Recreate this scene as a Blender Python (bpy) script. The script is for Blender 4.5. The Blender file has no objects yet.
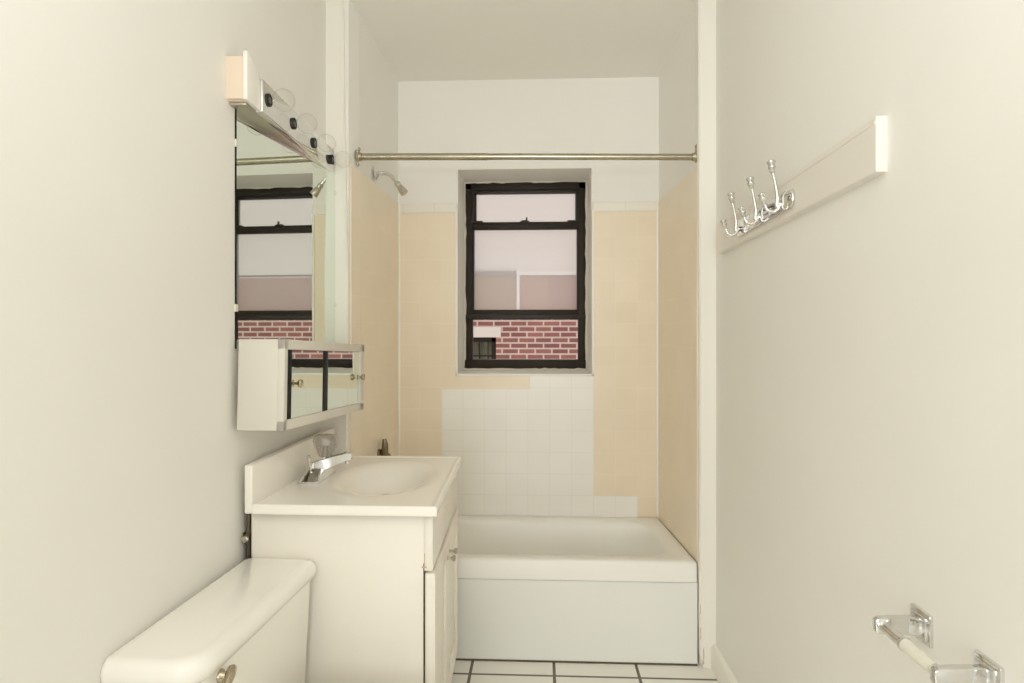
import bpy, bmesh, math, random
from math import radians as R, pi, sin, cos
from mathutils import Vector, Matrix, Euler
random.seed(4)
scn = bpy.context.scene
C = scn.collection

# ------------------------------------------------------------------ materials
def lin(c):
    out = []
    for v in c:
        v = v / 255.0
        out.append(v / 12.92 if v <= 0.04045 else ((v + 0.055) / 1.055) ** 2.4)
    return (*out, 1.0)

def mat(name, rgb, rough=0.5, metal=0.0, noise=0.0, nscale=20.0, bump=0.0, bscale=60.0, coat=0.0, spec=0.5):
    m = bpy.data.materials.new(name); m.use_nodes = True
    nt = m.node_tree; b = nt.nodes['Principled BSDF']
    b.inputs['Base Color'].default_value = lin(rgb)
    b.inputs['Roughness'].default_value = rough
    b.inputs['Metallic'].default_value = metal
    b.inputs['Coat Weight'].default_value = coat
    b.inputs['Specular IOR Level'].default_value = spec
    tc = nt.nodes.new('ShaderNodeTexCoord')
    if noise:
        n = nt.nodes.new('ShaderNodeTexNoise'); n.inputs['Scale'].default_value = nscale
        n.inputs['Detail'].default_value = 4
        nt.links.new(tc.outputs['Object'], n.inputs['Vector'])
        mx = nt.nodes.new('ShaderNodeMix'); mx.data_type = 'RGBA'
        lo = tuple(max(0, v * (1 - noise)) for v in lin(rgb)[:3]) + (1,)
        hi = tuple(min(1, v * (1 + noise)) for v in lin(rgb)[:3]) + (1,)
        mx.inputs['A'].default_value = lo; mx.inputs['B'].default_value = hi
        nt.links.new(n.outputs['Fac'], mx.inputs['Factor'])
        nt.links.new(mx.outputs['Result'], b.inputs['Base Color'])
    if bump:
        n2 = nt.nodes.new('ShaderNodeTexNoise'); n2.inputs['Scale'].default_value = bscale
        n2.inputs['Detail'].default_value = 3
        nt.links.new(tc.outputs['Object'], n2.inputs['Vector'])
        bp = nt.nodes.new('ShaderNodeBump'); bp.inputs['Strength'].default_value = bump
        bp.inputs['Distance'].default_value = 0.002
        nt.links.new(n2.outputs['Fac'], bp.inputs['Height'])
        nt.links.new(bp.outputs['Normal'], b.inputs['Normal'])
    return m

def brickmat(name, c1, c2, cm, bw, rh, mortar, axes, off=(0, 0), stagger=0.0, rough=0.3, bias=0.0,
             bump=0.3, noise=0.0):
    """Brick / tile pattern; axes = which object coordinates feed u and v, off = shift in metres."""
    m = bpy.data.materials.new(name); m.use_nodes = True
    nt = m.node_tree; b = nt.nodes['Principled BSDF']
    tc = nt.nodes.new('ShaderNodeTexCoord'); sp = nt.nodes.new('ShaderNodeSeparateXYZ')
    nt.links.new(tc.outputs['Object'], sp.inputs[0])
    cb = nt.nodes.new('ShaderNodeCombineXYZ')
    for k in range(2):
        ad = nt.nodes.new('ShaderNodeMath'); ad.operation = 'SUBTRACT'
        nt.links.new(sp.outputs['XYZ'.index(axes[k])], ad.inputs[0]); ad.inputs[1].default_value = off[k] - 50 * (bw if k == 0 else rh)
        nt.links.new(ad.outputs[0], cb.inputs[k])
    br = nt.nodes.new('ShaderNodeTexBrick')
    br.offset = stagger; br.offset_frequency = 2; br.squash = 1.0
    br.inputs['Scale'].default_value = 1.0
    br.inputs['Color1'].default_value = lin(c1); br.inputs['Color2'].default_value = lin(c2)
    br.inputs['Mortar'].default_value = lin(cm)
    br.inputs['Mortar Size'].default_value = mortar
    br.inputs['Mortar Smooth'].default_value = 0.1
    br.inputs['Bias'].default_value = bias
    br.inputs['Brick Width'].default_value = bw; br.inputs['Row Height'].default_value = rh
    nt.links.new(cb.outputs[0], br.inputs['Vector'])
    col = br.outputs['Color']
    if noise:
        n = nt.nodes.new('ShaderNodeTexNoise'); n.inputs['Scale'].default_value = 6; n.inputs['Detail'].default_value = 5
        nt.links.new(tc.outputs['Object'], n.inputs['Vector'])
        mx = nt.nodes.new('ShaderNodeMix'); mx.data_type = 'RGBA'; mx.blend_type = 'MULTIPLY'
        mr = nt.nodes.new('ShaderNodeMapRange'); mr.inputs['To Min'].default_value = 1 - noise; mr.inputs['To Max'].default_value = 1 + noise
        nt.links.new(n.outputs['Fac'], mr.inputs['Value'])
        mx.inputs['Factor'].default_value = 1.0
        nt.links.new(col, mx.inputs['A']); nt.links.new(mr.outputs[0], mx.inputs['B'])
        col = mx.outputs['Result']
    nt.links.new(col, b.inputs['Base Color'])
    b.inputs['Roughness'].default_value = rough
    if bump:
        inv = nt.nodes.new('ShaderNodeMath'); inv.operation = 'SUBTRACT'; inv.inputs[0].default_value = 1.0
        nt.links.new(br.outputs['Fac'], inv.inputs[1])
        bp = nt.nodes.new('ShaderNodeBump'); bp.inputs['Strength'].default_value = bump; bp.inputs['Distance'].default_value = 0.002
        nt.links.new(inv.outputs[0], bp.inputs['Height']); nt.links.new(bp.outputs['Normal'], b.inputs['Normal'])
    return m

def glassmat(name, tint=(1, 1, 1), fog=0.0, fogcol=(0.9, 0.88, 0.88), refl=1.0, rough=0.02, r0=.04, r1=.55):
    m = bpy.data.materials.new(name); m.use_nodes = True
    nt = m.node_tree; nt.nodes.remove(nt.nodes['Principled BSDF'])
    out = nt.nodes['Material Output']
    tr = nt.nodes.new('ShaderNodeBsdfTransparent'); tr.inputs[0].default_value = (*tint, 1)
    gl = nt.nodes.new('ShaderNodeBsdfGlossy'); gl.inputs['Roughness'].default_value = rough
    lw = nt.nodes.new('ShaderNodeLayerWeight'); lw.inputs['Blend'].default_value = .5
    fr = nt.nodes.new('ShaderNodeMapRange'); fr.interpolation_type = 'SMOOTHERSTEP'
    fr.inputs['From Min'].default_value = .35; fr.inputs['To Min'].default_value = r0; fr.inputs['To Max'].default_value = r1
    nt.links.new(lw.outputs['Facing'], fr.inputs['Value'])
    base = tr.outputs[0]
    if fog:
        tl = nt.nodes.new('ShaderNodeBsdfTranslucent'); tl.inputs[0].default_value = (*fogcol, 1)
        mx0 = nt.nodes.new('ShaderNodeMixShader'); mx0.inputs[0].default_value = fog
        nt.links.new(tr.outputs[0], mx0.inputs[1]); nt.links.new(tl.outputs[0], mx0.inputs[2]); base = mx0.outputs[0]
    mu = nt.nodes.new('ShaderNodeMath'); mu.operation = 'MULTIPLY'; mu.inputs[1].default_value = refl
    nt.links.new(fr.outputs[0], mu.inputs[0])
    mx = nt.nodes.new('ShaderNodeMixShader')
    nt.links.new(mu.outputs[0], mx.inputs[0]); nt.links.new(base, mx.inputs[1]); nt.links.new(gl.outputs[0], mx.inputs[2])
    nt.links.new(mx.outputs[0], out.inputs['Surface'])
    return m

M = {}
M['wall'] = mat('wall_paint', (241, 239, 233), 0.55, noise=0.02, nscale=3, bump=0.25, bscale=35)
M['ceil'] = mat('ceiling_paint', (240, 237, 229), 0.7, noise=0.02, nscale=3, bump=0.2, bscale=35)
M['beige'] = mat('aged_beige_paint', (233, 215, 194), 0.5, noise=0.03, nscale=12)
M['trim'] = mat('trim_gloss_paint', (244, 241, 232), 0.35, bump=0.2, bscale=25)
M['board'] = mat('board_paint', (236, 231, 222), 0.35, bump=0.2, bscale=25)
M['tan'] = brickmat('tan_wall_tile', (241, 228, 206), (239, 225, 202), (242, 230, 209), 0.104, 0.1025, 0.0018, 'XZ', (0.249, 0.491), 0, 0.28, noise=0.05, bump=0.1)
M['tan_side'] = brickmat('tan_side_tile', (241, 228, 206), (239, 225, 202), (242, 230, 209), 0.104, 0.1025, 0.0018, 'YZ', (3.06, 0.491), 0, 0.28, noise=0.05, bump=0.1)
M['wtile'] = brickmat('white_wall_tile', (245, 243, 237), (243, 241, 235), (239, 236, 227), 0.104, 0.1025, 0.002, 'XZ', (0.249, 0.491), 0, 0.25, noise=0.03, bump=0.1)
M['cap'] = brickmat('white_cap_tile', (242, 238, 229), (240, 236, 227), (232, 226, 214), 0.152, 0.2, 0.0022, 'XZ', (0.249, 1.7), 0, 0.25, bump=0.2)
M['floor'] = brickmat('floor_tile', (243, 240, 232), (241, 238, 230), (104, 94, 74), 0.3125, 0.3125, 0.0058, 'XY', (0.049, 2.368), 0, 0.3, noise=0.03, bump=0.5)
M['caulk'] = mat('white_caulk', (250, 248, 242), 0.5)
M['cream'] = mat('cultured_marble', (249, 245, 237), 0.22, noise=0.015, nscale=9, coat=0.3)
M['vanity'] = mat('vanity_paint', (243, 238, 228), 0.4, noise=0.02, nscale=5, bump=0.12, bscale=30)
M['cabpaint'] = mat('cabinet_enamel', (222, 217, 207), 0.4, noise=0.02, nscale=5)
M['porcelain'] = mat('toilet_porcelain', (247, 244, 237), 0.14, coat=0.5)
M['tub'] = mat('tub_enamel', (245, 244, 238), 0.42, coat=0.05)
M['apron'] = mat('tub_apron', (238, 239, 234), 0.45)
M['chrome'] = mat('chrome', (226, 226, 224), 0.09, 1.0)
M['brushed'] = mat('dull_chrome', (196, 192, 180), 0.28, 1.0, noise=0.1, nscale=60)
M['oldrod'] = mat('worn_nickel', (178, 172, 152), 0.27, 1.0, noise=0.18, nscale=40)
M['nickel'] = mat('warm_nickel', (190, 180, 158), 0.22, 1.0)
M['tarnish'] = mat('tarnished_chrome', (134, 124, 102), 0.3, 1.0, noise=0.25, nscale=80)
M['mirror'] = mat('mirror_silver', (232, 240, 232), 0.01, 1.0)
M['black'] = mat('black_edge', (14, 13, 11), 0.6, spec=.2)
M['dark'] = mat('dark_gap', (96, 84, 66), 0.8)
M['socket'] = mat('socket_black', (34, 31, 27), 0.5)
M['bulb'] = glassmat('clear_bulb_glass', (0.985, 0.985, 0.975), refl=0.9, r1=.36)
M['acryl'] = glassmat('clear_acrylic', (0.80, 0.79, 0.77), fog=0.18, fogcol=(.8, .78, .74), refl=1.3, rough=0.04, r0=.1, r1=.6)
M['pane'] = glassmat('clear_pane', (0.97, 0.97, 0.96), r0=0.0, r1=.4)
M['fogpane'] = glassmat('dusty_pane', (0.95, 0.94, 0.93), fog=0.26, fogcol=(0.9, 0.88, 0.86), refl=0.5, rough=0.35)
M['frame'] = mat('window_frame_bronze', (46, 37, 28), 0.5, noise=0.12, nscale=15, bump=0.2, spec=.25)
M['frame2'] = mat('window_track_dark', (36, 31, 26), 0.5)
M['mortar'] = mat('rough_plaster', (222, 216, 200), 0.8, bump=0.8, bscale=25)
M['plastic'] = mat('white_plastic', (234, 231, 218), 0.35)
M['brick'] = brickmat('red_brick', (166, 108, 98), (138, 88, 84), (214, 190, 178), 0.2127, 0.0708, 0.011, 'XZ', (-0.5, 1.2), 0.5, 0.85, noise=0.22, bump=0.5)
M['lintel'] = mat('pale_stone', (232, 220, 210), 0.8, noise=0.04)
M['stucco'] = mat('pale_stucco', (244, 236, 230), 0.85, noise=0.03, nscale=2)
M['greyb'] = mat('grey_brown_render', (170, 146, 118), 0.85, noise=0.05, nscale=3)
M['pinkb'] = mat('pink_render', (180, 140, 120), 0.85, noise=0.05, nscale=3)
M['pinkd'] = mat('dull_pink_render', (168, 128, 114), 0.85, noise=0.05, nscale=3)
M['flash'] = mat('grey_flashing', (150, 146, 142), 0.6)
M['whitetrim'] = mat('white_outdoor_trim', (248, 246, 244), 0.6)
M['curtain'] = mat('dim_curtain', (150, 146, 128), 0.9, noise=0.15, nscale=8)
M['lampglass'] = mat('opal_shade', (245, 240, 228), 0.4)
M['rust'] = mat('rust_stain', (206, 182, 150), 0.8, noise=0.3, nscale=40)

# ------------------------------------------------------------------ mesh helpers
def link(name, bm, m, parent=None, smooth=35, loc=None):
    me = bpy.data.meshes.new(name)
    bmesh.ops.recalc_face_normals(bm, faces=bm.faces[:])
    bm.to_mesh(me); bm.free()
    ms = m if isinstance(m, (list, tuple)) else [m]
    for x in ms: me.materials.append(x)
    if smooth:
        for p in me.polygons: p.use_smooth = True
        me.set_sharp_from_angle(angle=R(smooth))
    o = bpy.data.objects.new(name, me); C.objects.link(o)
    if parent: o.parent = parent
    if loc: o.location = loc
    return o

def tag(o, label, cat, group=None):
    o['label'] = label; o['category'] = cat
    if group: o['group'] = group
    return o

def thing(name, label, cat, loc=(0, 0, 0), rot=(0, 0, 0), group=None):
    o = bpy.data.objects.new(name, None); C.objects.link(o)
    o.empty_display_size = 0.05
    o.location = loc; o.rotation_euler = rot
    return tag(o, label, cat, group)

def struct(o):
    o['kind'] = 'structure'; return o

def bx(bm, x0, x1, y0, y1, z0, z1, bev=0.0, seg=2, M4=None):
    r = bmesh.ops.create_cube(bm, size=1)
    vs = r['verts']
    for v in vs:
        v.co = Vector((x0 + (v.co.x + .5) * (x1 - x0), y0 + (v.co.y + .5) * (y1 - y0), z0 + (v.co.z + .5) * (z1 - z0)))
    if bev:
        es = list({e for v in vs for e in v.link_edges})
        rr = bmesh.ops.bevel(bm, geom=es, offset=bev, segments=seg, profile=0.5, affect='EDGES')
        vs = list({v for f in rr['faces'] for v in f.verts} | {v for v in vs if v.is_valid})
    if M4:
        for v in vs: v.co = M4 @ v.co
    return vs

def box(*a, **k):
    bm = bmesh.new(); bx(bm, *a, **k); return bm

def prism(bm, pts, z0, z1, bev=0.0, axis='Z', seg=2):
    """extrude a closed 2-D outline; axis Z: pts are (x,y); Y: (x,z); X: (y,z)"""
    def mk(p, h):
        return {'Z': (p[0], p[1], h), 'Y': (p[0], h, p[1]), 'X': (h, p[0], p[1])}[axis]
    a = [bm.verts.new(mk(p, z0)) for p in pts]; b = [bm.verts.new(mk(p, z1)) for p in pts]
    n = len(pts); fs = [bm.faces.new(a), bm.faces.new(b)]
    for i in range(n):
        fs.append(bm.faces.new((a[i], a[(i + 1) % n], b[(i + 1) % n], b[i])))
    if bev:
        es = list({e for v in a + b for e in v.link_edges})
        bmesh.ops.bevel(bm, geom=es, offset=bev, segments=seg, profile=0.5, affect='EDGES')
    return bm

def lathe(bm, prof, n=24, M4=None, cap=True):
    """prof: list of (r, h) along local z"""
    rings = []
    for r, h in prof:
        rings.append([bm.verts.new((r * cos(2 * pi * i / n), r * sin(2 * pi * i / n), h)) for i in range(n)])
    for a, b in zip(rings, rings[1:]):
        for i in range(n):
            bm.faces.new((a[i], a[(i + 1) % n], b[(i + 1) % n], b[i]))
    if cap:
        bm.faces.new(rings[0][::-1]); bm.faces.new(rings[-1])
    if M4:
        for r in rings:
            for v in r: v.co = M4 @ v.co
    return bm

def frame_to(p, d):
    """matrix placing local +z along d at p"""
    q = Vector(d).normalized().to_track_quat('Z', 'Y')
    return Matrix.Translation(Vector(p)) @ q.to_matrix().to_4x4()

def smooth_path(pts, n=8):
    P = [Vector(p) for p in pts]; out = []
    for i in range(len(P) - 1):
        p0 = P[max(i - 1, 0)]; p1 = P[i]; p2 = P[i + 1]; p3 = P[min(i + 2, len(P) - 1)]
        for k in range(n):
            t = k / n
            out.append(0.5 * ((2 * p1) + (-p0 + p2) * t + (2 * p0 - 5 * p1 + 4 * p2 - p3) * t * t + (-p0 + 3 * p1 - 3 * p2 + p3) * t ** 3))
    out.append(P[-1]); return out

def tube(bm, pts, r, n=14, smooth=0, flat=1.0):
    P = smooth_path(pts, smooth) if smooth else [Vector(p) for p in pts]
    rs = r if isinstance(r, (list, tuple)) else None
    rings = []; up = None
    for i, p in enumerate(P):
        t = (P[min(i + 1, len(P) - 1)] - P[max(i - 1, 0)]).normalized()
        if up is None:
            up = t.orthogonal().normalized()
        up = (up - t * up.dot(t)).normalized(); s = t.cross(up)
        if rs:
            f = i / (len(P) - 1) * (len(rs) - 1); k = min(int(f), len(rs) - 2); rr = rs[k] + (rs[k + 1] - rs[k]) * (f - k)
        else: rr = r
        rings.append([bm.verts.new(p + up * rr * cos(2 * pi * j / n) + s * rr * flat * sin(2 * pi * j / n)) for j in range(n)])
    for a, b in zip(rings, rings[1:]):
        for j in range(n):
            bm.faces.new((a[j], a[(j + 1) % n], b[(j + 1) % n], b[j]))
    bm.faces.new(rings[0][::-1]); bm.faces.new(rings[-1])
    return bm

def rrect(x0, x1, y0, y1, r, n=6):
    """rounded rectangle outline; r = (r at x0y0, x1y0, x1y1, x0y1)"""
    pts = []
    for (cx, cy, a0, rr) in ((x0 + r[0], y0 + r[0], pi, r[0]), (x1 - r[1], y0 + r[1], 1.5 * pi, r[1]),
                             (x1 - r[2], y1 - r[2], 0, r[2]), (x0 + r[3], y1 - r[3], .5 * pi, r[3])):
        for k in range(n + 1):
            a = a0 + k * pi / 2 / n
            pts.append((cx + rr * cos(a), cy + rr * sin(a)))
    return pts

def loft(bm, loops, cap0=True, cap1=True):
    """loops: lists of 3-D points of equal length"""
    rings = [[bm.verts.new(p) for p in L] for L in loops]
    n = len(rings[0])
    for a, b in zip(rings, rings[1:]):
        for i in range(n):
            bm.faces.new((a[i], a[(i + 1) % n], b[(i + 1) % n], b[i]))
    if cap0: bm.faces.new(rings[0][::-1])
    if cap1: bm.faces.new(rings[-1])
    return bm

# ------------------------------------------------------------------ the room
XL, XR, YB, YS, YR = -0.826, 0.660, 3.065, 2.455, -0.95     # left, right, back wall, alcove step, rear wall
ZC = 2.56

struct(link('floor', box(-1.2, 1.0, YR - 0.12, 3.4, -0.1, 0.0), M['floor'], smooth=0))
bm = bmesh.new()
prism(bm, [(YR - 0.12, ZC), (2.44, ZC), (YB + 0.3, 2.472 - .03), (YB + 0.3, 2.70), (YR - 0.12, 2.70)], -1.2, 1.0, axis='X')
struct(link('ceiling', bm, M['ceil'], smooth=0))
struct(link('wall_left', box(XL - 0.12, XL, YR - 0.12, YS, 0, ZC + .03), M['wall'], smooth=0))
struct(link('wall_right', box(XR, XR + 0.12, YR - 0.12, YS + .02, 0, ZC + .03), M['wall'], smooth=0))
# rear wall (behind the viewer) with an open doorway
bm = bmesh.new()
bx(bm, XL - .12, -0.42, YR - 0.12, YR, 0, ZC + .03); bx(bm, 0.42, XR + .12, YR - 0.12, YR, 0, ZC + .03)
bx(bm, -0.42, 0.42, YR - 0.12, YR, 2.08, ZC + .03)
struct(link('wall_rear', bm, M['wall'], smooth=0))

# alcove side walls: old plaster, not quite square to the room
LA = [(-0.744, YS - .01), (-0.727, 2.53), (-0.690, YB)]
bm = bmesh.new(); prism(bm, LA + [(-1.1, YB), (-1.1, YS - .01)], 0, ZC + .03)
struct(link('wall_alcove_left', bm, M['wall'], smooth=0))
RA = [(0.605, YS + .02), (0.559, YB)]
bm = bmesh.new(); prism(bm, RA + [(0.9, YB), (0.9, YS + .02)], 0, ZC + .03)
struct(link('wall_alcove_right', bm, M['wall'], smooth=0))

# back wall with the window opening
WX0, WX1, WZ0, WZ1 = -0.399, 0.240, 1.071, 2.051
bm = bmesh.new()
bx(bm, -1.1, WX0, YB, YB + .34, 0, ZC + .03); bx(bm, WX1, 0.9, YB, YB + .34, 0, ZC + .03)
bx(bm, WX0, WX1, YB, YB + .34, 0, WZ0); bx(bm, WX0, WX1, YB, YB + .34, WZ1, ZC + .03)
wb = struct(link('wall_back', bm, M['wall'], smooth=0))
# tile fields (7 mm thick) on the back wall
T = .007
bm = bmesh.new()
bx(bm, -0.691, WX0 - .004, YB - T, YB + .002, 0.39, 1.843)
bx(bm, WX1 + .004, 0.559, YB - T, YB + .002, 0.39, 1.843)
bx(bm, WX0 - .004, WX1 + .004, YB - T, YB + .002, 0.39, WZ0 - .004)
link('tan_tile_field', bm, M['tan'], wb, smooth=0)
bm = bmesh.new()
prism(bm, [(-0.474, .38), (0.455, .38), (0.455, .493), (0.249, .493), (0.249, 1.062), (-0.053, 1.062), (-0.053, 0.996), (-0.474, 0.996)], YB - T - .0015, YB - .001, axis='Y')
link('white_tile_patch', bm, M['wtile'], wb, smooth=0)
bm = bmesh.new()
bx(bm, -0.691, WX0 - .004, YB - T - .001, YB + .002, 1.843, 1.888, .003); bx(bm, WX1 + .004, 0.559, YB - T - .001, YB + .002, 1.843, 1.888, .003)
link('cap_tile_row', bm, M['cap'], wb, smooth=0)
# side tile fields follow the side walls
def side_tiles(name, line, sgn, z0, ztop0, ztop1):
    bm = bmesh.new(); n = len(line)
    a = [bm.verts.new((x - sgn * .002, y, z0)) for x, y in line]; b = [bm.verts.new((x + sgn * T, y, z0)) for x, y in line]
    zt = [ztop0 + (ztop1 - ztop0) * (y - line[0][1]) / (line[-1][1] - line[0][1]) for x, y in line]
    c = [bm.verts.new((x - sgn * .002, y, z)) for (x, y), z in zip(line, zt)]; d = [bm.verts.new((x + sgn * T, y, z)) for (x, y), z in zip(line, zt)]
    for i in range(n - 1):
        bm.faces.new((a[i], a[i + 1], b[i + 1], b[i])); bm.faces.new((c[i], c[i + 1], d[i + 1], d[i]))
        bm.faces.new((b[i], b[i + 1], d[i + 1], d[i])); bm.faces.new((a[i], a[i + 1], c[i + 1], c[i]))
    bm.faces.new((a[0], b[0], d[0], c[0])); bm.faces.new((a[-1], b[-1], d[-1], c[-1]))
    return bm
link('left_tile_field', side_tiles('l', [(-0.7435, 2.458), (-0.727, 2.53), (-0.690, YB)], 1, .39, 1.912, 1.888), M['tan_side'], bpy.data.objects['wall_alcove_left'], smooth=0)
link('right_tile_field', side_tiles('r', [(.6035, 2.482), (.559, YB)], -1, .39, 1.908, 1.888), M['tan_side'], bpy.data.objects['wall_alcove_right'], smooth=0)
# caulk beads in the alcove corners
for nm, x in (('wall_alcove_left', -0.686), ('wall_alcove_right', 0.553)):
    bm = bmesh.new(); bx(bm, x - .008, x + .008, YB - T - .008, YB - T + .004, .40, 1.888, .004)
    link('caulk_bead', bm, M['caulk'], bpy.data.objects[nm])

# vertical corner boards where the alcove starts, and the skirting
bm = bmesh.new()
zz = (0, 0.9, 1.5, 2.1, ZC + .02); xi = (-0.742, -0.742, -0.742, -0.756, -0.760)
L0 = [[(XL - .01, YS - .03, z), (x - .006, YS - .03, z), (x, YS - .024, z), (x, YS, z), (XL - .01, YS, z)] for z, x in zip(zz, xi)]
loft(bm, L0)
struct(link('trim_1', bm, M['trim'], smooth=40))
bm = bmesh.new()
zz = (0, 0.05, 0.2, 1.2, ZC + .02); xi = (0.612, 0.600, 0.598, 0.600, 0.594)
loft(bm, [[(XR + .01, YS - .005, z), (x + .006, YS - .005, z), (x, YS + .001, z), (x, YS + .03, z), (XR + .01, YS + .03, z)] for z, x in zip(zz, xi)])
t2 = struct(link('trim_2', bm, M['trim'], smooth=40))
bm = bmesh.new()
for (x, z, w, h) in ((.6105, .012, .006, .022), (.6125, .028, .004, .05), (.601, .20, .0015, .04), (.602, .105, .002, .05)):
    prism(bm, [(x, z), (x + w * .8, z + .1 * h), (x + w, z + .5 * h), (x + w * .5, z + h), (x, z + .8 * h)], YS - .0063, YS + .004, axis='Y')
link('stain_marks', bm, M['rust'], t2, smooth=0)
bm = bmesh.new()
prism(bm, [(XR + .01, 0), (XR - .018, 0), (XR - .018, .075), (XR - .012, .088), (XR - .004, .094), (XR + .01, .094)], YR, YS - .005, axis='Y')
struct(link('baseboard_right', bm, M['trim'], smooth=30))
bm = bmesh.new()
prism(bm, [(XL - .01, 0), (XL + .016, 0), (XL + .016, .075), (XL + .010, .088), (XL + .004, .094), (XL - .01, .094)], YR, YS - .03, axis='Y')
struct(link('baseboard_left', bm, M['trim'], smooth=30))

# ------------------------------------------------------------------ the window
FY = 3.33
FX0, FX1, FZ0, FZ1 = -0.401, 0.232, 1.079, 2.052
bm = bmesh.new()
bx(bm, FX0, -0.360, FY, FY + .07, FZ0, FZ1, .004); bx(bm, 0.194, FX1, FY, FY + .07, FZ0, FZ1, .004)
bx(bm, FX0, FX1, FY, FY + .07, 2.012, FZ1, .004); bx(bm, FX0, FX1, FY - .012, FY + .07, FZ0, 1.126, .004)
win = struct(link('window_1', bm, M['frame'], smooth=30))
bm = bmesh.new()
bx(bm, -0.362, -0.351, FY + .005, FY + .06, 1.34, 2.02, .002); bx(bm, 0.186, 0.196, FY + .005, FY + .06, 1.34, 2.02, .002)
bx(bm, -0.362, 0.196, FY + .02, FY + .06, 1.998, 2.016, .002)
link('sash_track', bm, M['frame2'], win)
bm = bmesh.new()   # upper sash
bx(bm, -0.36, -0.342, FY + .035, FY + .065, 1.83, 2.005, .002); bx(bm, 0.180, 0.196, FY + .035, FY + .065, 1.83, 2.005, .002)
bx(bm, -0.36, 0.196, FY + .035, FY + .065, 1.826, 1.842, .002)
us = link('upper_sash', bm, M['frame'], win)
link('frosted_pane', box(-0.350, 0.190, FY + .048, FY + .052, 1.832, 2.01), M['fogpane'], us, smooth=0)
bm = bmesh.new()   # lower sash
bx(bm, -0.36, -0.351, FY + .0, FY + .03, 1.34, 1.842, .002); bx(bm, 0.186, 0.196, FY + .0, FY + .03, 1.34, 1.842, .002)
bx(bm, -0.362, 0.197, FY - .004, FY + .032, 1.804, 1.843, .004); bx(bm, -0.362, 0.197, FY - .004, FY + .032, 1.356, 1.386, .004)
ls = link('lower_sash', bm, M['frame'], win)
link('frosted_pane', box(-0.355, 0.190, FY + .012, FY + .016, 1.38, 1.81), M['fogpane'], ls, smooth=0)
bm = bmesh.new()
bx(bm, -0.40, 0.232, FY - .008, FY + .05, 1.335, 1.362, .004)
link('mid_rail', bm, M['frame2'], win)
link('clear_pane', box(-0.364, 0.198, FY + .03, FY + .034, 1.12, 1.345), M['pane'], win, smooth=0)
bm = bmesh.new()   # sash lock on the meeting rail
prism(bm, [(-0.112, 1.841), (-0.058, 1.841), (-0.062, 1.847), (-0.078, 1.853), (-0.1, 1.851)], FY - .004, FY + .02, .001, axis='Y')
bx(bm, -0.079, -0.071, FY + .002, FY + .014, 1.848, 1.868, .002)
link('sash_lock', bm, M['frame2'], win)
for x0, x1 in ((-0.36, -0.305), (0.137, 0.197)):
    bm = bmesh.new(); bx(bm, x0, x1, FY + .0, FY + .03, 1.838, 1.851, .002)
    link('sash_clip', bm, M['frame2'], win)
# rough mortar bead between frame and reveal
bm = bmesh.new()
def bead(p0, p1, r, n=26):
    P = []; rs = []
    for i in range(n + 1):
        t = i / n; p = Vector(p0).lerp(Vector(p1), t)
        P.append(p + Vector((random.uniform(-.002, .002), random.uniform(-.003, .001), random.uniform(-.002, .002)))); rs.append(r * random.uniform(.7, 1.25))
    tube(bm, P, rs, 8)
bead((WX0 + .001, FY - .004, WZ0), (WX0 + .001, FY - .004, WZ1), .007)
bead((WX1 - .003, FY - .004, WZ0), (WX1 - .003, FY - .004, WZ1), .009)
bead((WX0, FY - .006, WZ0 + .003), (WX1, FY - .006, WZ0 + .003), .009)
bead((WX0, FY - .006, WZ1), (WX1, FY - .006, WZ1), .006)
link('mortar_bead', bm, M['mortar'], win)
bm = bmesh.new()   # raised plaster edge around the reveal
for a in ((WX0 - .012, WX0, WZ0 - .012, 1.85), (WX1, WX1 + .012, WZ0 - .012, 1.85), (WX0 - .012, WX1 + .012, WZ0 - .012, WZ0)):
    bx(bm, a[0], a[1], YB - .011, YB + .01, a[2], a[3], .003)
link('reveal_edging', bm, M['trim'], win)

# ------------------------------------------------------------------ the building across the alley
NY = 8.2
nb = thing('neighbour_building', 'red brick building with a pale upper storey seen through the dark framed window', 'building', (0, NY, -3))
def nbp(name, bm, m, par=None):
    for v in bm.verts: v.co = v.co - Vector((0, NY, -3))
    return link(name, bm, m, par or nb, smooth=0)
bm = bmesh.new()
bx(bm, -7, -1.90, NY, NY + .3, -3, 1.50); bx(bm, -0.578, 6, NY, NY + .3, -3, 1.50)
bx(bm, -1.90, -0.578, NY, NY + .3, 1.2, 1.50); bx(bm, -1.90, -0.578, NY, NY + .3, -3, -0.1)
wl = nbp('brick_wall', bm, M['brick'])
wl.data.transform(Matrix.Translation((0, 0, -3))); wl.location = (0, 0, 3)
nbp('lintel', box(-1.98, -0.514, NY - .03, NY + .2, 1.203, 1.336, .006), M['lintel'])
bm = bmesh.new()
for a in ((-1.90, -1.83, -.1, 1.2), (-0.64, -0.578, -.1, 1.2), (-1.9, -.578, 1.14, 1.2), (-1.9, -.578, -.1, -.03), (-1.27, -1.21, -.1, 1.2)):
    bx(bm, a[0], a[1], NY + .06, NY + .13, a[2], a[3], .004)
nw = nbp('window_frame', bm, M['frame'])
bm = bmesh.new()
for x in (-1.72, -1.5, -1.02, -0.8): bx(bm, x - .01, x + .01, NY + .09, NY + .11, -.05, 1.15)
for z in (.1, .53, .96): bx(bm, -1.85, -.62, NY + .09, NY + .11, z - .01, z + .01)
nbp('muntin_bars', bm, M['frame'], nw)
nbp('window_glass', box(-1.85, -.62, NY + .112, NY + .118, -.05, 1.16), M['pane'], nw)
bm = bmesh.new()
n = 60; a = [bm.verts.new((-1.88 + 1.28 * i / n, NY + .2 + .02 * sin(i * 1.7), -.1)) for i in range(n + 1)]; b = [bm.verts.new((v.co.x, v.co.y, 1.2)) for v in a]
for i in range(n): bm.faces.new((a[i], a[i + 1], b[i + 1], b[i]))
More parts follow.
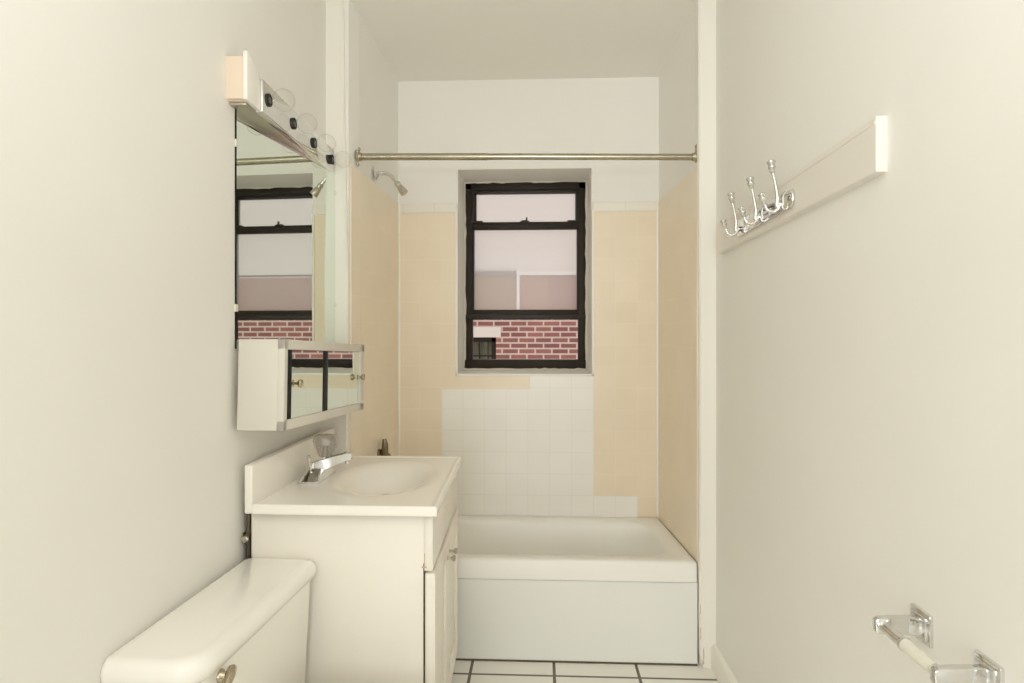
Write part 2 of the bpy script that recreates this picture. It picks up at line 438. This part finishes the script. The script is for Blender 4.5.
cu = nbp('curtain', bm, M['curtain'])
nbp('render_band', box(-7, -0.30, NY - .02, NY + .3, 1.50, 2.0), M['greyb'])
nbp('pink_panel', box(-0.30, 0.10, NY - .02, NY + .3, 1.50, 2.0), M['pinkb'])
nbp('dull_pink_panel', box(0.10, 6, NY - .02, NY + .3, 1.50, 2.0), M['pinkd'])
nbp('roof_flashing', box(-7, -0.30, NY - .05, NY + .3, 1.99, 2.05, .01), M['flash'])
bm = bmesh.new(); bx(bm, -0.312, -0.272, NY - .06, NY + .1, 1.46, 2.06, .005); bx(bm, -0.272, 0.50, NY - .06, NY + .1, 1.995, 2.045, .005)
bx(bm, 0.455, 0.485, NY - .06, NY + .1, 1.46, 2.0, .005)
nbp('white_trim', bm, M['whitetrim'])
bm = bmesh.new(); bx(bm, -7, 6, NY + .0, NY + .4, 2.04, 6.0)
for k in range(14): bx(bm, -7, 6, NY - .015, NY + .1, 2.35 + k * .26, 2.37 + k * .26)
nbp('upper_storey', bm, M['stucco'])

# ------------------------------------------------------------------ bathtub
tub = thing('bathtub', 'white alcove bathtub with flat front apron below the window wall', 'bathtub', (-0.06, 2.76, 0))
o = Vector((-0.06, 2.76, 0)); inv = Matrix.Translation(-o)
bm = bmesh.new()
TX0, TX1, TY0, TY1, TZ = -0.7165, 0.5955, 2.462, 3.052, 0.395
def tubwarp(bm):
    for v in bm.verts:
        p = v.co + o; u = (p.x - TX0) / (TX1 - TX0); f = (p.y - TY0) / (TY1 - TY0)
        a = -.7165 + .0355 * f; b = .5955 - .0435 * f
        v.co.x = a + u * (b - a) - o.x
def loop(x0, x1, y0, y1, r, z): return [Vector((px, py, z)) - o for px, py in rrect(x0, x1, y0, y1, (r, r, r, r), 8)]
loft(bm, [loop(TX0, TX1, TY0, TY1, .012, .318), loop(TX0, TX1, TY0, TY1, .012, TZ - .012), loop(TX0 + .004, TX1 - .004, TY0 + .004, TY1 - .004, .012, TZ - .003),
          loop(TX0 + .012, TX1 - .012, TY0 + .012, TY1 - .012, .012, TZ),
          loop(TX0 + .08, TX1 - .062, TY0 + .062, TY1 - .058, .14, TZ - .002), loop(TX0 + .09, TX1 - .072, TY0 + .072, TY1 - .068, .135, TZ - .009),
          loop(TX0 + .098, TX1 - .080, TY0 + .079, TY1 - .075, .13, TZ - .03),
          loop(TX0 + .13, TX1 - .125, TY0 + .095, TY1 - .09, .12, TZ - .18), loop(TX0 + .16, TX1 - .21, TY0 + .125, TY1 - .12, .10, .10),
          loop(TX0 + .20, TX1 - .27, TY0 + .16, TY1 - .16, .08, .085)], cap0=False)
tubwarp(bm)
link('tub_basin', bm, M['tub'], tub, smooth=50)
bm = bmesh.new()
prism(bm, [(TY0 + .003, .0), (TY0 + .003, .3135), (TY0 + .005, .316), (TY0 + .03, .316), (TY0 + .03, 0)], TX0 + .002, TX1 - .001, axis='X')
for v in bm.verts: v.co -= o
tubwarp(bm)
link('apron', bm, M['apron'], tub, smooth=0)
bm = bmesh.new(); bx(bm, TX0 + .002, TX1 - .001, TY0 + .001, TY0 + .02, .0, .007)
for v in bm.verts: v.co -= o
tubwarp(bm)
link('grout_joint', bm, M['dark'], tub, smooth=0)
bm = bmesh.new(); lathe(bm, [(.03, 0), (.03, .004), (.02, .006)], 20, Matrix.Translation(Vector((-.45, 2.76, .086)) - o)); link('drain', bm, M['chrome'], tub)

# ------------------------------------------------------------------ shower fittings
rod = thing('shower_curtain_rod', 'worn metal shower curtain rod spanning the alcove above the window', 'curtain rod', (-0.06, 2.503, 1.955))
bm = bmesh.new(); tube(bm, [(-.655, 0, .008), (.0, 0, .001), (.66, 0, -.009)], .0125, 20); link('tube', bm, M['oldrod'], rod)
bm = bmesh.new(); tube(bm, [(-.645, 0, .008), (-.15, 0, .0026)], .0138, 20); link('outer_tube', bm, M['oldrod'], rod)
for s, x in ((1, -.666), (-1, .662)):
    bm = bmesh.new()
    lathe(bm, [(.021, 0), (.021, .003), (.017, .006), (.016, .018), (.013, .02)], 22, frame_to((x, 0, .0085 * s), (s, 0, 0)))
    for k, (w, h) in enumerate(((.011, .03), (.009, -.022))):
        bx(bm, x, x + s * .004, -w, w, min(h * .4, h * 1.25), max(h * .4, h * 1.25), .0015)
        lathe(bm, [(.004, 0), (.004, .002), (.002, .004)], 10, frame_to((x + s * .004, 0, h), (s, 0, 0)))
    if s == 1: tube(bm, [(x + .004, 0, .03), (x + .012, -.004, .036), (x + .006, -.006, .044)], .003, 8)
    link('flange', bm, M['nickel'], rod)

sh = thing('shower_nozzle', 'small chrome shower head on a bent arm from the left alcove wall', 'shower head', (-0.701, 2.70, 1.945))
bm = bmesh.new(); lathe(bm, [(.028, 0), (.028, .004), (.022, .010), (.014, .014)], 24, frame_to((-.002, 0, 0), (1, 0, 0))); link('flange', bm, M['chrome'], sh)
bm = bmesh.new(); tube(bm, [(0, 0, 0), (.035, 0, .002), (.065, -.004, -.012), (.092, -.008, -.045)], .0085, 14, 6); link('arm', bm, M['chrome'], sh)
bm = bmesh.new(); lathe(bm, [(.010, 0), (.0125, .004), (.0125, .016), (.011, .02), (.0145, .028), (.0175, .052), (.018, .058), (.015, .060), (.006, .0585)], 22, frame_to((.088, -.008, -.040), (.60, -.04, -.78))); link('spray_head', bm, M['brushed'], sh)

va = thing('shower_valve', 'tarnished chrome shower valve handle on the left tile wall above the sink', 'valve', (-0.705, 2.755, 0.755))
bm = bmesh.new(); lathe(bm, [(.026, -.003), (.026, .004), (.020, .010), (.011, .014), (.011, .022)], 24, frame_to((0, 0, -.018), (1, 0, 0))); link('escutcheon', bm, M['tarnish'], va)
bm = bmesh.new(); tube(bm, [(.024, 0, -.045), (.026, 0, -.01), (.027, 0, .025), (.024, 0, .050)], [.015, .016, .014, .008], 16, 4)
link('handle', bm, M['tarnish'], va)
bm = bmesh.new(); tube(bm, [(.02, 0, -.022), (.045, 0, -.018), (.052, 0, -.045)], .006, 12, 4); link('handle_tip', bm, M['tarnish'], va)

# ------------------------------------------------------------------ vanity
van = thing('vanity_cabinet', 'white painted vanity cabinet under the sink beside the toilet', 'cabinet', (-0.55, 2.05, 0))
o = Vector((-0.55, 2.05, 0)); VR = Matrix.Rotation(R(1.75), 4, 'Z')        # front skews slightly
def vadd(name, bm, m, par=None, smooth=35):
    for v in bm.verts: v.co = v.co - o
    return link(name, bm, m, par or van, smooth)
VY0, VY1, VTOP = 1.728, 2.385, 0.776
VXB, VXF0, VXF1 = -0.797, -0.290, -0.313       # back, face near, face far
def vx(y, dx=0): return VXF0 + (VXF1 - VXF0) * (y - VY0) / (VY1 - VY0) + dx
def vprism(y0, y1, d0, d1, z0, z1, bev=0.0):
    bm = bmesh.new(); prism(bm, [(vx(y0, d0), y0), (vx(y0, d1), y0), (vx(y1, d1), y1), (vx(y1, d0), y1)], z0, z1, bev); return bm
bm = bmesh.new()
prism(bm, [(VXB, VY0), (vx(VY0, -.028), VY0), (vx(VY0, -.028), VY0 + .016), (VXB, VY0 + .016)], .085, VTOP, .0015)
prism(bm, [(VXB, VY1 - .016), (vx(VY1, -.028), VY1 - .016), (vx(VY1, -.028), VY1), (VXB, VY1)], .085, VTOP, .0015)
prism(bm, [(VXB, VY0 + .002), (VXB + .006, VY0 + .002), (VXB + .006, VY1 - .002), (VXB, VY1 - .002)], .086, .62)
prism(bm, [(VXB, VY0 + .002), (vx(VY0, -.028), VY0 + .002), (vx(VY1, -.028), VY1 - .002), (VXB, VY1 - .002)], .086, .102)
prism(bm, [(vx(VY0, -.044), VY0 + .002), (vx(VY0, -.028), VY0 + .002), (vx(VY1, -.028), VY1 - .002), (vx(VY1, -.044), VY1 - .002)], .086, VTOP)
prism(bm, [(VXB, VY0 + .004), (vx(VY0, -.09), VY0 + .004), (vx(VY1, -.09), VY1 - .004), (VXB, VY1 - .004)], 0, .09)
body = vadd('carcass', bm, M['vanity'])
bm = vprism(VY0 + .0005, VY1, -.028, -.004, .62, VTOP, .0015)
vadd('drawer_rail', bm, M['vanity'])
bm = vprism(VY0 - .0004, VY0 + .008, -.0300, -.0272, .10, .640)
vadd('edge_gap', bm, M['dark'], body, 0)
bm = bmesh.new(); prism(bm, [(vx(VY0, -.0345), VY0 - .0006), (vx(VY0, -.021), VY0 - .0006), (vx(VY0, -.021), VY0 + .002), (vx(VY0, -.0345), VY0 + .002)], .628, .633)
prism(bm, [(vx(VY0, -.0275), VY0 - .0006), (vx(VY0, -.0255), VY0 - .0006), (vx(VY0, -.0255), VY0 + .002), (vx(VY0, -.0275), VY0 + .002)], .633, .668)
vadd('chipped_paint', bm, M['rust'], body, 0)
for (y0, y1, ky) in ((VY0 + .002, 2.052, 2.02), (2.058, VY1, 2.088)):
    bm = vprism(y0, y1, -.026, -.006, .085, .612, .003)
    d = vadd('door', bm, M['vanity'])
    bm = bmesh.new()
    for (a, b, z0, z1) in ((y0, y0 + .055, .085, .612), (y1 - .055, y1, .085, .612), (y0 + .05, y1 - .05, .085, .145), (y0 + .05, y1 - .05, .55, .612)):
        prism(bm, [(vx(a, -.008), a), (vx(a, .002), a), (vx(b, .002), b), (vx(b, -.008), b)], z0, z1, .002)
    vadd('door_frame', bm, M['vanity'], d)
    bm = bmesh.new()
    lathe(bm, [(.007, 0), (.004, .004), (.004, .014), (.009, .019), (.0105, .025), (.007, .029)], 16, frame_to((vx(ky, .001), ky, .552), (1, .03, 0)))
    vadd('knob', bm, M['brushed'], d)

vt = thing('vanity_sink_top', 'cream moulded sink top with oval basin and low backsplash on vanity', 'sink', (-0.55, 2.05, 0.776))
o2 = Vector((-0.55, 2.05, .776))
bm = bmesh.new()
CY0, CY1, CXB = 1.702, 2.400, -0.7825
def cxf(y): return -0.279 + (-0.301 + 0.279) * (y - CY0) / (CY1 - CY0)
NU, NV = 64, 84; BX, BY, AX, AY = -0.505, 2.065, .165, .235
def hgt(x, y):
    d = math.hypot((x - BX) / AX, (y - BY) / AY)
    h = 0.0
    if d < 1.12:
        t = min(1, (1.12 - d) / .95); h -= .064 * (t * t * (3 - 2 * t)) ** 1.15
    e = min(cxf(y) - x, y - CY0, CY1 - y)
    if e < .018: h += .004 * min(1, (.018 - e) / .010)
    if e < .004: h -= .004 * (1 - e / .004) ** 2
    return h
rows = []
for i in range(NU + 1):
    u = i / NU; row = []
    for j in range(NV + 1):
        w = j / NV
        # tighten the grid at the outer rim
        def tgt(t): return t if 0.03 < t < 0.97 else t
        y = CY0 + w * (CY1 - CY0); x = CXB + u * (cxf(y) - CXB)
        row.append((x, y))
    rows.append(row)
us_ = [i / NU for i in range(NU - 1)] + [1 - .018 / .52, 1 - .013 / .52, 1 - .008 / .52, 1 - .004 / .52, 1 - .002 / .52, 1]
us_ = sorted(set(us_)); ws_ = sorted(set([0, .003, .006, .011, .018, .026] + [.03 + .94 * j / NV for j in range(NV + 1)] + [.974, .982, .989, .994, .997, 1]))
G = []
for u in us_:
    row = []
    for w in ws_:
        y = CY0 + w * (CY1 - CY0); x = CXB + u * (cxf(y) - CXB)
        row.append(bm.verts.new(Vector((x, y, .798 + hgt(x, y))) - o2))
    G.append(row)
for i in range(len(us_) - 1):
    for j in range(len(ws_) - 1):
        bm.faces.new((G[i][j], G[i + 1][j], G[i + 1][j + 1], G[i][j + 1]))
ring = [G[i][0] for i in range(len(us_))] + [G[-1][j] for j in range(1, len(ws_))] + [G[i][-1] for i in range(len(us_) - 2, -1, -1)] + [G[0][j] for j in range(len(ws_) - 2, 0, -1)]
low = [bm.verts.new((v.co.x, v.co.y, 0.0)) for v in ring]
for k in range(len(ring)):
    bm.faces.new((ring[k], ring[(k + 1) % len(ring)], low[(k + 1) % len(ring)], low[k]))
link('basin_deck', bm, M['cream'], vt, smooth=50)
bm = bmesh.new()
bx(bm, CXB - .0225, CXB, CY0, CY1, .776, .908, .004, 3)
for v in bm.verts: v.co -= o2
link('backsplash', bm, M['cream'], vt, smooth=50)
bm = bmesh.new(); lathe(bm, [(.021, 0), (.021, .003), (.016, .005), (.006, .0035)], 20, Matrix.Translation(Vector((BX, BY, .7335)) - o2)); link('drain', bm, M['chrome'], vt)

# faucet
fc = thing('faucet', 'chrome sink faucet with clear acrylic knob on the cream sink top', 'faucet', (-0.722, 2.04, 0.7985))
bm = bmesh.new()
def rl(x0, x1, y0, y1, z, r): return [Vector((px, py, z)) for px, py in rrect(x0, x1, y0, y1, (r, r, r, r), 4)]
loft(bm, [rl(-.034, .034, -.088, .088, 0, .012), rl(-.034, .034, -.088, .088, .006, .012), rl(-.024, .026, -.050, .050, .030, .012), rl(-.020, .022, -.038, .038, .034, .010)])
link('base_plate', bm, M['chrome'], fc, smooth=30)
bm = bmesh.new()
sp = [(-.022, .020, .0, .050, .030), (.02, .021, .026, .064, .030), (.06, .018, .044, .076, .026), (.095, .016, .058, .084, .022), (.112, .014, .062, .084, .018)]
loft(bm, [[Vector((x, -w, z0)), Vector((x, -w * .75, z1 - .004)), Vector((x, -w * .4, z1)), Vector((x, w * .4, z1)), Vector((x, w * .75, z1 - .004)), Vector((x, w, z0)), Vector((x, w * .5, z0 - .003)), Vector((x, -w * .5, z0 - .003))] for x, w, z0, z1, _ in sp])
s_ = link('spout', bm, M['chrome'], fc, smooth=30)
bm = bmesh.new(); lathe(bm, [(.009, 0), (.009, .012), (.006, .012)], 16, frame_to((.098, 0, .060), (0.1, 0, -1))); link('aerator', bm, M['chrome'], s_)
bm = bmesh.new()
for y in (-.006, .0, .006): bx(bm, .088, .092, y - .0018, y + .0018, .0795, .0835)
link('marks', bm, M['dark'], s_, 0)
bm = bmesh.new(); lathe(bm, [(.012, 0), (.014, .004), (.011, .012), (.010, .02)], 18, frame_to((.022, 0, .050), (.06, 0, 1))); link('knob_stem', bm, M['chrome'], fc)
bm = bmesh.new(); lathe(bm, [(.015, 0), (.022, .004), (.035, .032), (.041, .050), (.039, .062), (.029, .071), (.008, .073)], 10, frame_to((.024, 0, .068), (.06, 0, 1))); link('acrylic_knob', bm, M['acryl'], fc, smooth=0)
bm = bmesh.new(); lathe(bm, [(.010, 0), (.007, .02), (.009, .032)], 14, frame_to((.024, 0, .069), (.06, 0, 1))); link('knob_core', bm, M['brushed'], fc)
bm = bmesh.new(); tube(bm, [(-.014, -.022, .03), (-.020, -.026, .066)], .0035, 10); lathe(bm, [(.003, 0), (.007, .005), (.0075, .010), (.004, .014)], 14, frame_to((-.020, -.026, .064), (-.1, -.04, 1))); link('lift_rod', bm, M['chrome'], fc)

# supply stop valve in the gap behind the vanity
sv = thing('water_supply_valve', 'small metal supply valve in the dark gap behind the vanity', 'valve', (XL + .0, 1.742, 0.692))
bm = bmesh.new(); tube(bm, [(.016, 0, -.30), (.016, 0, .09)], .0055, 10); link('pipe', bm, M['tarnish'], sv)
bm = bmesh.new(); lathe(bm, [(.006, -.002), (.012, .0), (.012, .003), (.006, .006), (.006, .016)], 14, frame_to((0, 0, .01), (1, 0, 0))); tube(bm, [(.016, -.012, .01), (.016, .012, .01)], .006, 10); link('valve_body', bm, M['nickel'], sv)
bm = bmesh.new(); lathe(bm, [(.004, 0), (.004, .008), (.009, .010), (.009, .014), (.004, .016)], 12, frame_to((.016, -.012, .01), (0, -1, 0))); link('valve_knob', bm, M['brushed'], sv)

# ------------------------------------------------------------------ toilet
to = thing('toilet', 'white toilet with rounded tank lid against the left wall beside vanity', 'toilet', (-0.826, 1.44, 0), (0, 0, R(-2.3)))
def tl(x0, x1, y0, y1, z, rb, rf): return [Vector((px, py, z)) for px, py in rrect(x0, x1, y0, y1, (rb, rf, rf * .28, rb), 9)]
bm = bmesh.new()
Lx0, Lx1, Ly0, Ly1 = .008, .209, -.285, .288
loft(bm, [tl(Lx0 + .004, Lx1 - .012, Ly0 + .008, Ly1 - .008, .604, .02, .06), tl(Lx0, Lx1 - .002, Ly0, Ly1, .612, .02, .066), tl(Lx0, Lx1, Ly0, Ly1, .632, .02, .066),
          tl(Lx0 + .002, Lx1 - .004, Ly0 + .004, Ly1 - .004, .645, .02, .064), tl(Lx0 + .006, Lx1 - .012, Ly0 + .011, Ly1 - .011, .653, .02, .06), tl(Lx0 + .012, Lx1 - .026, Ly0 + .022, Ly1 - .022, .656, .02, .05)])
link('tank_lid', bm, M['porcelain'], to, smooth=60)
bm = bmesh.new()
loft(bm, [tl(.02, .175, -.23, .23, .30, .02, .05), tl(.014, .188, -.262, .258, .34, .02, .055), tl(.012, .198, -.276, .270, .606, .02, .06)])
link('tank', bm, M['porcelain'], to, smooth=50)
# flush lever
bm = bmesh.new()
lathe(bm, [(.013, -.002), (.013, .004), (.009, .008), (.007, .016)], 18, frame_to((.197, -.190, .588), (1, 0, 0)))
tube(bm, [(.214, -.176, .595), (.220, -.196, .590), (.222, -.232, .572), (.220, -.258, .560)], [.011, .012, .0095, .007], 14, 5, flat=.8)
link('flush_lever', bm, M['nickel'], to, smooth=60)
def ell(cx, a, b, z, n=36, cy=0, sq=0): return [Vector((cx + a * cos(2 * pi * i / n), cy + b * sin(2 * pi * i / n), z)) for i in range(n)]
bm = bmesh.new()
loft(bm, [ell(.30, .22, .105, 0), ell(.30, .215, .10, .02), ell(.31, .19, .09, .12), ell(.36, .20, .12, .22), ell(.42, .225, .155, .31), ell(.43, .235, .162, .345), ell(.43, .225, .155, .35)])
link('bowl', bm, M['porcelain'], to, smooth=60)
link('bowl_shelf', box(.03, .26, -.12, .12, .20, .315, .03, 4), M['porcelain'], to, smooth=60)
bm = bmesh.new()
loft(bm, [ell(.43, .232, .16, .352), ell(.43, .238, .164, .356), ell(.43, .238, .164, .366), ell(.43, .230, .158, .371)])
link('toilet_seat', bm, M['plastic'], to, smooth=60)

# ------------------------------------------------------------------ mirror, light bar, medicine cabinet on the left wall
mi = thing('wall_mirror', 'tall frameless wall mirror above the cabinet reflecting the window', 'mirror', (XL, 1.695, 1.225))
ML = .735; MT = .0365                                # hangs a little proud of the wall at its far edge
bm = bmesh.new(); prism(bm, [(.0005, 0), (.003, 0), (MT, ML), (MT - .0035, ML)], 0, .655); link('glass', bm, M['mirror'], mi, smooth=0)
bm = bmesh.new(); prism(bm, [(-.0, -.003), (.0034, -.003), (.0034, .0008), (-.0, .0008)], 0, .655); link('edge_strip', bm, M['black'], mi, smooth=0)  # thin black strip along the near edge of the glass
for (y, z) in ((-.002, .11), (-.002, .555)):
    bm = bmesh.new(); bx(bm, 0, .0065, y - .007, y + .007, z - .010, z + .010, .002); link('clip', bm, M['plastic'], mi)
for (y, z) in ((ML - .003, .15), (ML - .003, .58)):
    bm = bmesh.new(); bx(bm, MT - .004, MT + .004, y - .007, y + .007, z - .008, z + .008, .002); link('clip', bm, M['plastic'], mi)

lb = thing('vanity_light_bar', 'white and chrome light bar with four clear bulbs above the mirror', 'light fixture', (XL, 1.640, 1.872), (0, 0, R(2.3)))
# local x away from the wall, y along the wall
bm = bmesh.new()
prism(bm, [(-.02, 0.002), (.046, 0.002), (.046, .015), (-.02, .015)], .010, .122, .002)
bx(bm, -.02, .046, .012, .772, .008, .095, .002)
link('housing', bm, M['beige'], lb)
bm = bmesh.new()
prism(bm, [(0.0, .008), (.086, .006), (.086, .098), (.06, .112), (0, .136)], .046, .058, .002, axis='X')
for v in bm.verts: pass
link('end_plate', bm, M['trim'], lb)
bm = bmesh.new(); bx(bm, .040, .066, .082, .776, .002, .094, .003, 3); fp = link('chrome_face', bm, M['chrome'], lb)
bm = bmesh.new(); bx(bm, -.01, .046, .02, .772, .0, .0075, .002); link('underside', bm, M['brushed'], lb)
DY = (.119, .321, .527, .737)
for k, y in enumerate(DY):
    bm = bmesh.new(); lathe(bm, [(.0180, -.002), (.0180, .006), (.0160, .007), (.0150, .002)], 22, frame_to((.066, y, .048), (1, 0, 0))); sk = link('socket', bm, M['socket'], lb)
    bm = bmesh.new(); prof = [(.011, .006), (.012, .012)] + [(.031 * sin(a), .044 - .031 * cos(a)) for a in [R(28 + 152 * i / 14) for i in range(14)]] + [(.001, .075)]
    lathe(bm, prof, 24, frame_to((.066, y, .048), (1, 0, 0)))
    link('clear_bulb', bm, M['bulb'], sk, smooth=60)

cb = thing('medicine_cabinet', 'low white wall cabinet with two small mirrored doors below the mirror', 'cabinet', (-0.6795, 1.671, 1.251), (R(-2.35), 0, R(-1.2)))
# local: x outwards (front face at 0), y along, z up from the top near edge
CL, CD, CH = .712, .128, .243
bm = bmesh.new()
bx(bm, -CD, -.018, 0, CL, -CH, 0, .003)
link('body', bm, M['cabpaint'], cb)
bm = bmesh.new()
bx(bm, -.02, 0, 0, CL, -.027, 0, .002); bx(bm, -.02, 0, 0, CL, -CH, -CH + .027, .002)
bx(bm, -.02, 0, 0, .022, -CH, 0, .002); bx(bm, -.02, 0, CL - .045, CL, -CH, 0, .002)
link('face_frame', bm, M['cabpaint'], cb)
link('door_track', box(-.0195, -.0085, .009, CL - .044, -CH + .026, -.026), M['black'], cb, smooth=0)
for (y0, y1, ky) in ((.062, .298, .072), (.345, .665, .655)):
    bm = bmesh.new(); bx(bm, -.012, -.006, y0, y1, -CH + .028, -.028); d = link('mirrored_door', bm, M['mirror'], cb, smooth=0)
    bm = bmesh.new(); lathe(bm, [(.010, 0), (.010, .002), (.004, .004), (.004, .012), (.010, .017), (.0125, .023), (.010, .027), (.003, .028)], 18, frame_to((-.0075, ky, -.120), (1, 0, 0))); link('knob', bm, M['nickel'], d)

# ------------------------------------------------------------------ right wall: board, hooks, paper holder
bd = tag(link('hook_board', bmesh.new(), M['board']), 'white painted wooden board fixed along the right wall holding the hooks', 'board')
bm = bmesh.new()
prism(bm, [(1.254, 1.576), (1.254, 1.684), (2.362, 1.656), (2.362, 1.5545)], XR - .020, XR + .004, .0025, axis='X')
prism(bm, [(1.258, 1.669), (1.258, 1.6755), (2.362, 1.648), (2.362, 1.6415)], XR - .0215, XR - .018, .0007, axis='X')
for v in bm.verts: v.co -= Vector((XR, 1.85, 1.615))
bmesh.ops.recalc_face_normals(bm, faces=bm.faces[:]); bm.to_mesh(bd.data); bm.free(); bd.location = (XR, 1.85, 1.615)

hk = thing('coat_hook_rack', 'chrome triple coat hook rack mounted on the white wall board', 'coat hooks', (XR - .0222, 1.876, 1.606), (R(-1.2), 0, 0))
# local x towards the room is negative, y along the wall
bm = bmesh.new()
HL, HH = .234, .026
outl = []
for (cy, sg) in ((HL, 1), (-HL, -1)):
    for k in range(9):
        a = -pi / 2 + pi * k / 8
        outl.append((cy + sg * (-.022 + .022 * cos(a)), HH * sin(a) * sg))
prism(bm, outl, -.006, .002, .002, axis='X')
link('back_plate', bm, M['chrome'], hk, smooth=40)
for y in (-.215, .212):
    bm = bmesh.new(); lathe(bm, [(.007, 0), (.006, .003), (.002, .004)], 14, frame_to((-.006, y, 0), (-1, 0, 0))); link('screw', bm, M['tarnish'], hk)
def knob(bm, p, d, s=1.0):
    lathe(bm, [(.004 * s, -.004 * s), (.007 * s, 0), (.0055 * s, .004 * s), (.009 * s, .009 * s), (.0095 * s, .013 * s), (.0065 * s, .016 * s), (.010 * s, .021 * s), (.0105 * s, .025 * s), (.007 * s, .028 * s)], 16, frame_to(p, d))
for y in (-.157, .012, .199):
    bm = bmesh.new(); tube(bm, [(-.006, y, -.002), (-.016, y, -.008), (-.015, y, .020), (-.020, y, .054), (-.027, y, .086)], [.006, .006, .005, .0042, .004], 12, 6)
    knob(bm, (-.027, y, .084), (-.12, 0, 1), 1.1); h = link('hook', bm, M['chrome'], hk, smooth=50)
    bm = bmesh.new(); tube(bm, [(-.008, y, .000), (-.014, y, -.014), (-.026, y, -.022), (-.042, y, -.016), (-.050, y, .004)], [.0055, .0052, .005, .0045, .004], 12, 6)
    knob(bm, (-.050, y, .002), (-.25, 0, 1), .95); link('lower_prong', bm, M['chrome'], h, smooth=50)

tp = thing('toilet_paper_holder', 'empty chrome toilet paper holder with white roller on the right wall', 'paper holder', (XR, 1.055, 0.763))
for y in (.083, -.083):
    bm = bmesh.new()
    bx(bm, -.006, .002, y - .029, y + .029, -.027, .027, .002)
    prism(bm, [(y - .022, -.020), (y + .022, -.020), (y + .022, .020), (y - .022, .020)], -.010, -.004, .002, axis='X')
    pl = link('mount_plate', bm, M['chrome'], tp, smooth=30)
    bm = bmesh.new()
    prism(bm, [(-.004, -.016), (-.004, .016), (-.060, .013), (-.078, .013), (-.083, .008), (-.083, -.010), (-.078, -.015), (-.060, -.015)], y - .007, y + .007, .002, axis='Y')
    link('arm', bm, M['chrome'], pl, smooth=30)
bm = bmesh.new(); tube(bm, [(-.069, .077, -.001), (-.069, .014, -.001)], .0095, 18); lathe(bm, [(.0115, 0), (.012, .004), (.0115, .008)], 20, frame_to((-.069, .018, -.001), (0, -1, 0))); link('roller_sleeve', bm, M['chrome'], tp)
bm = bmesh.new(); tube(bm, [(-.069, .014, -.001), (-.069, -.066, -.001)], .0102, 18); tube(bm, [(-.069, -.060, -.001), (-.069, -.078, -.001)], .006, 12); link('roller', bm, M['plastic'], tp)

# ------------------------------------------------------------------ light
w = bpy.data.worlds.new('World'); scn.world = w; w.use_nodes = True
bg = w.node_tree.nodes['Background']
bg.inputs['Color'].default_value = (1.0, .985, .97, 1); bg.inputs['Strength'].default_value = 0.92
def area(name, loc, rot, sx, sy, power, col, shape='RECTANGLE'):
    l = bpy.data.lights.new(name, 'AREA'); l.shape = shape; l.size = sx
    if shape in ('RECTANGLE', 'ELLIPSE'): l.size_y = sy
    l.energy = power; l.color = col
    o = bpy.data.objects.new(name, l); C.objects.link(o); o.location = loc; o.rotation_euler = rot
    return o
# a lamp turned up at the ceiling, as the photographer's bounced flash
area('bounce_lamp_light', (0.05, -0.45, 1.50), (R(180 - 4), 0, 0), .25, .25, 23, (.905, .945, 1.0), 'DISK')
area('rear_fill_light', (-0.3, -3.0, 1.2), (R(90), 0, R(-5)), 1.0, 1.6, 38, (.96, .972, 1.0))  # added unseen fill beyond the doorway, brightens surfaces facing the camera; no hall lamp

# ------------------------------------------------------------------ camera
cam = bpy.data.cameras.new('camera'); cam.sensor_fit = 'HORIZONTAL'; cam.sensor_width = 36
cam.lens = 36 * 640 / 1024; cam.shift_y = -9.5 / 1024; cam.clip_start = .02
co = bpy.data.objects.new('camera', cam); C.objects.link(co)
co.location = (0, 0, 1.27); co.rotation_euler = (R(90), 0, R(2.6))
scn.camera = co
scn.view_settings.view_transform = 'Standard'; scn.view_settings.look = 'None'
scn.view_settings.gamma = 1; scn.view_settings.use_curve_mapping = False
scn.view_settings.exposure = 0.08
scn.cycles.use_denoising = True
scn.cycles.max_bounces = 14; scn.cycles.diffuse_bounces = 8; scn.cycles.transparent_max_bounces = 24
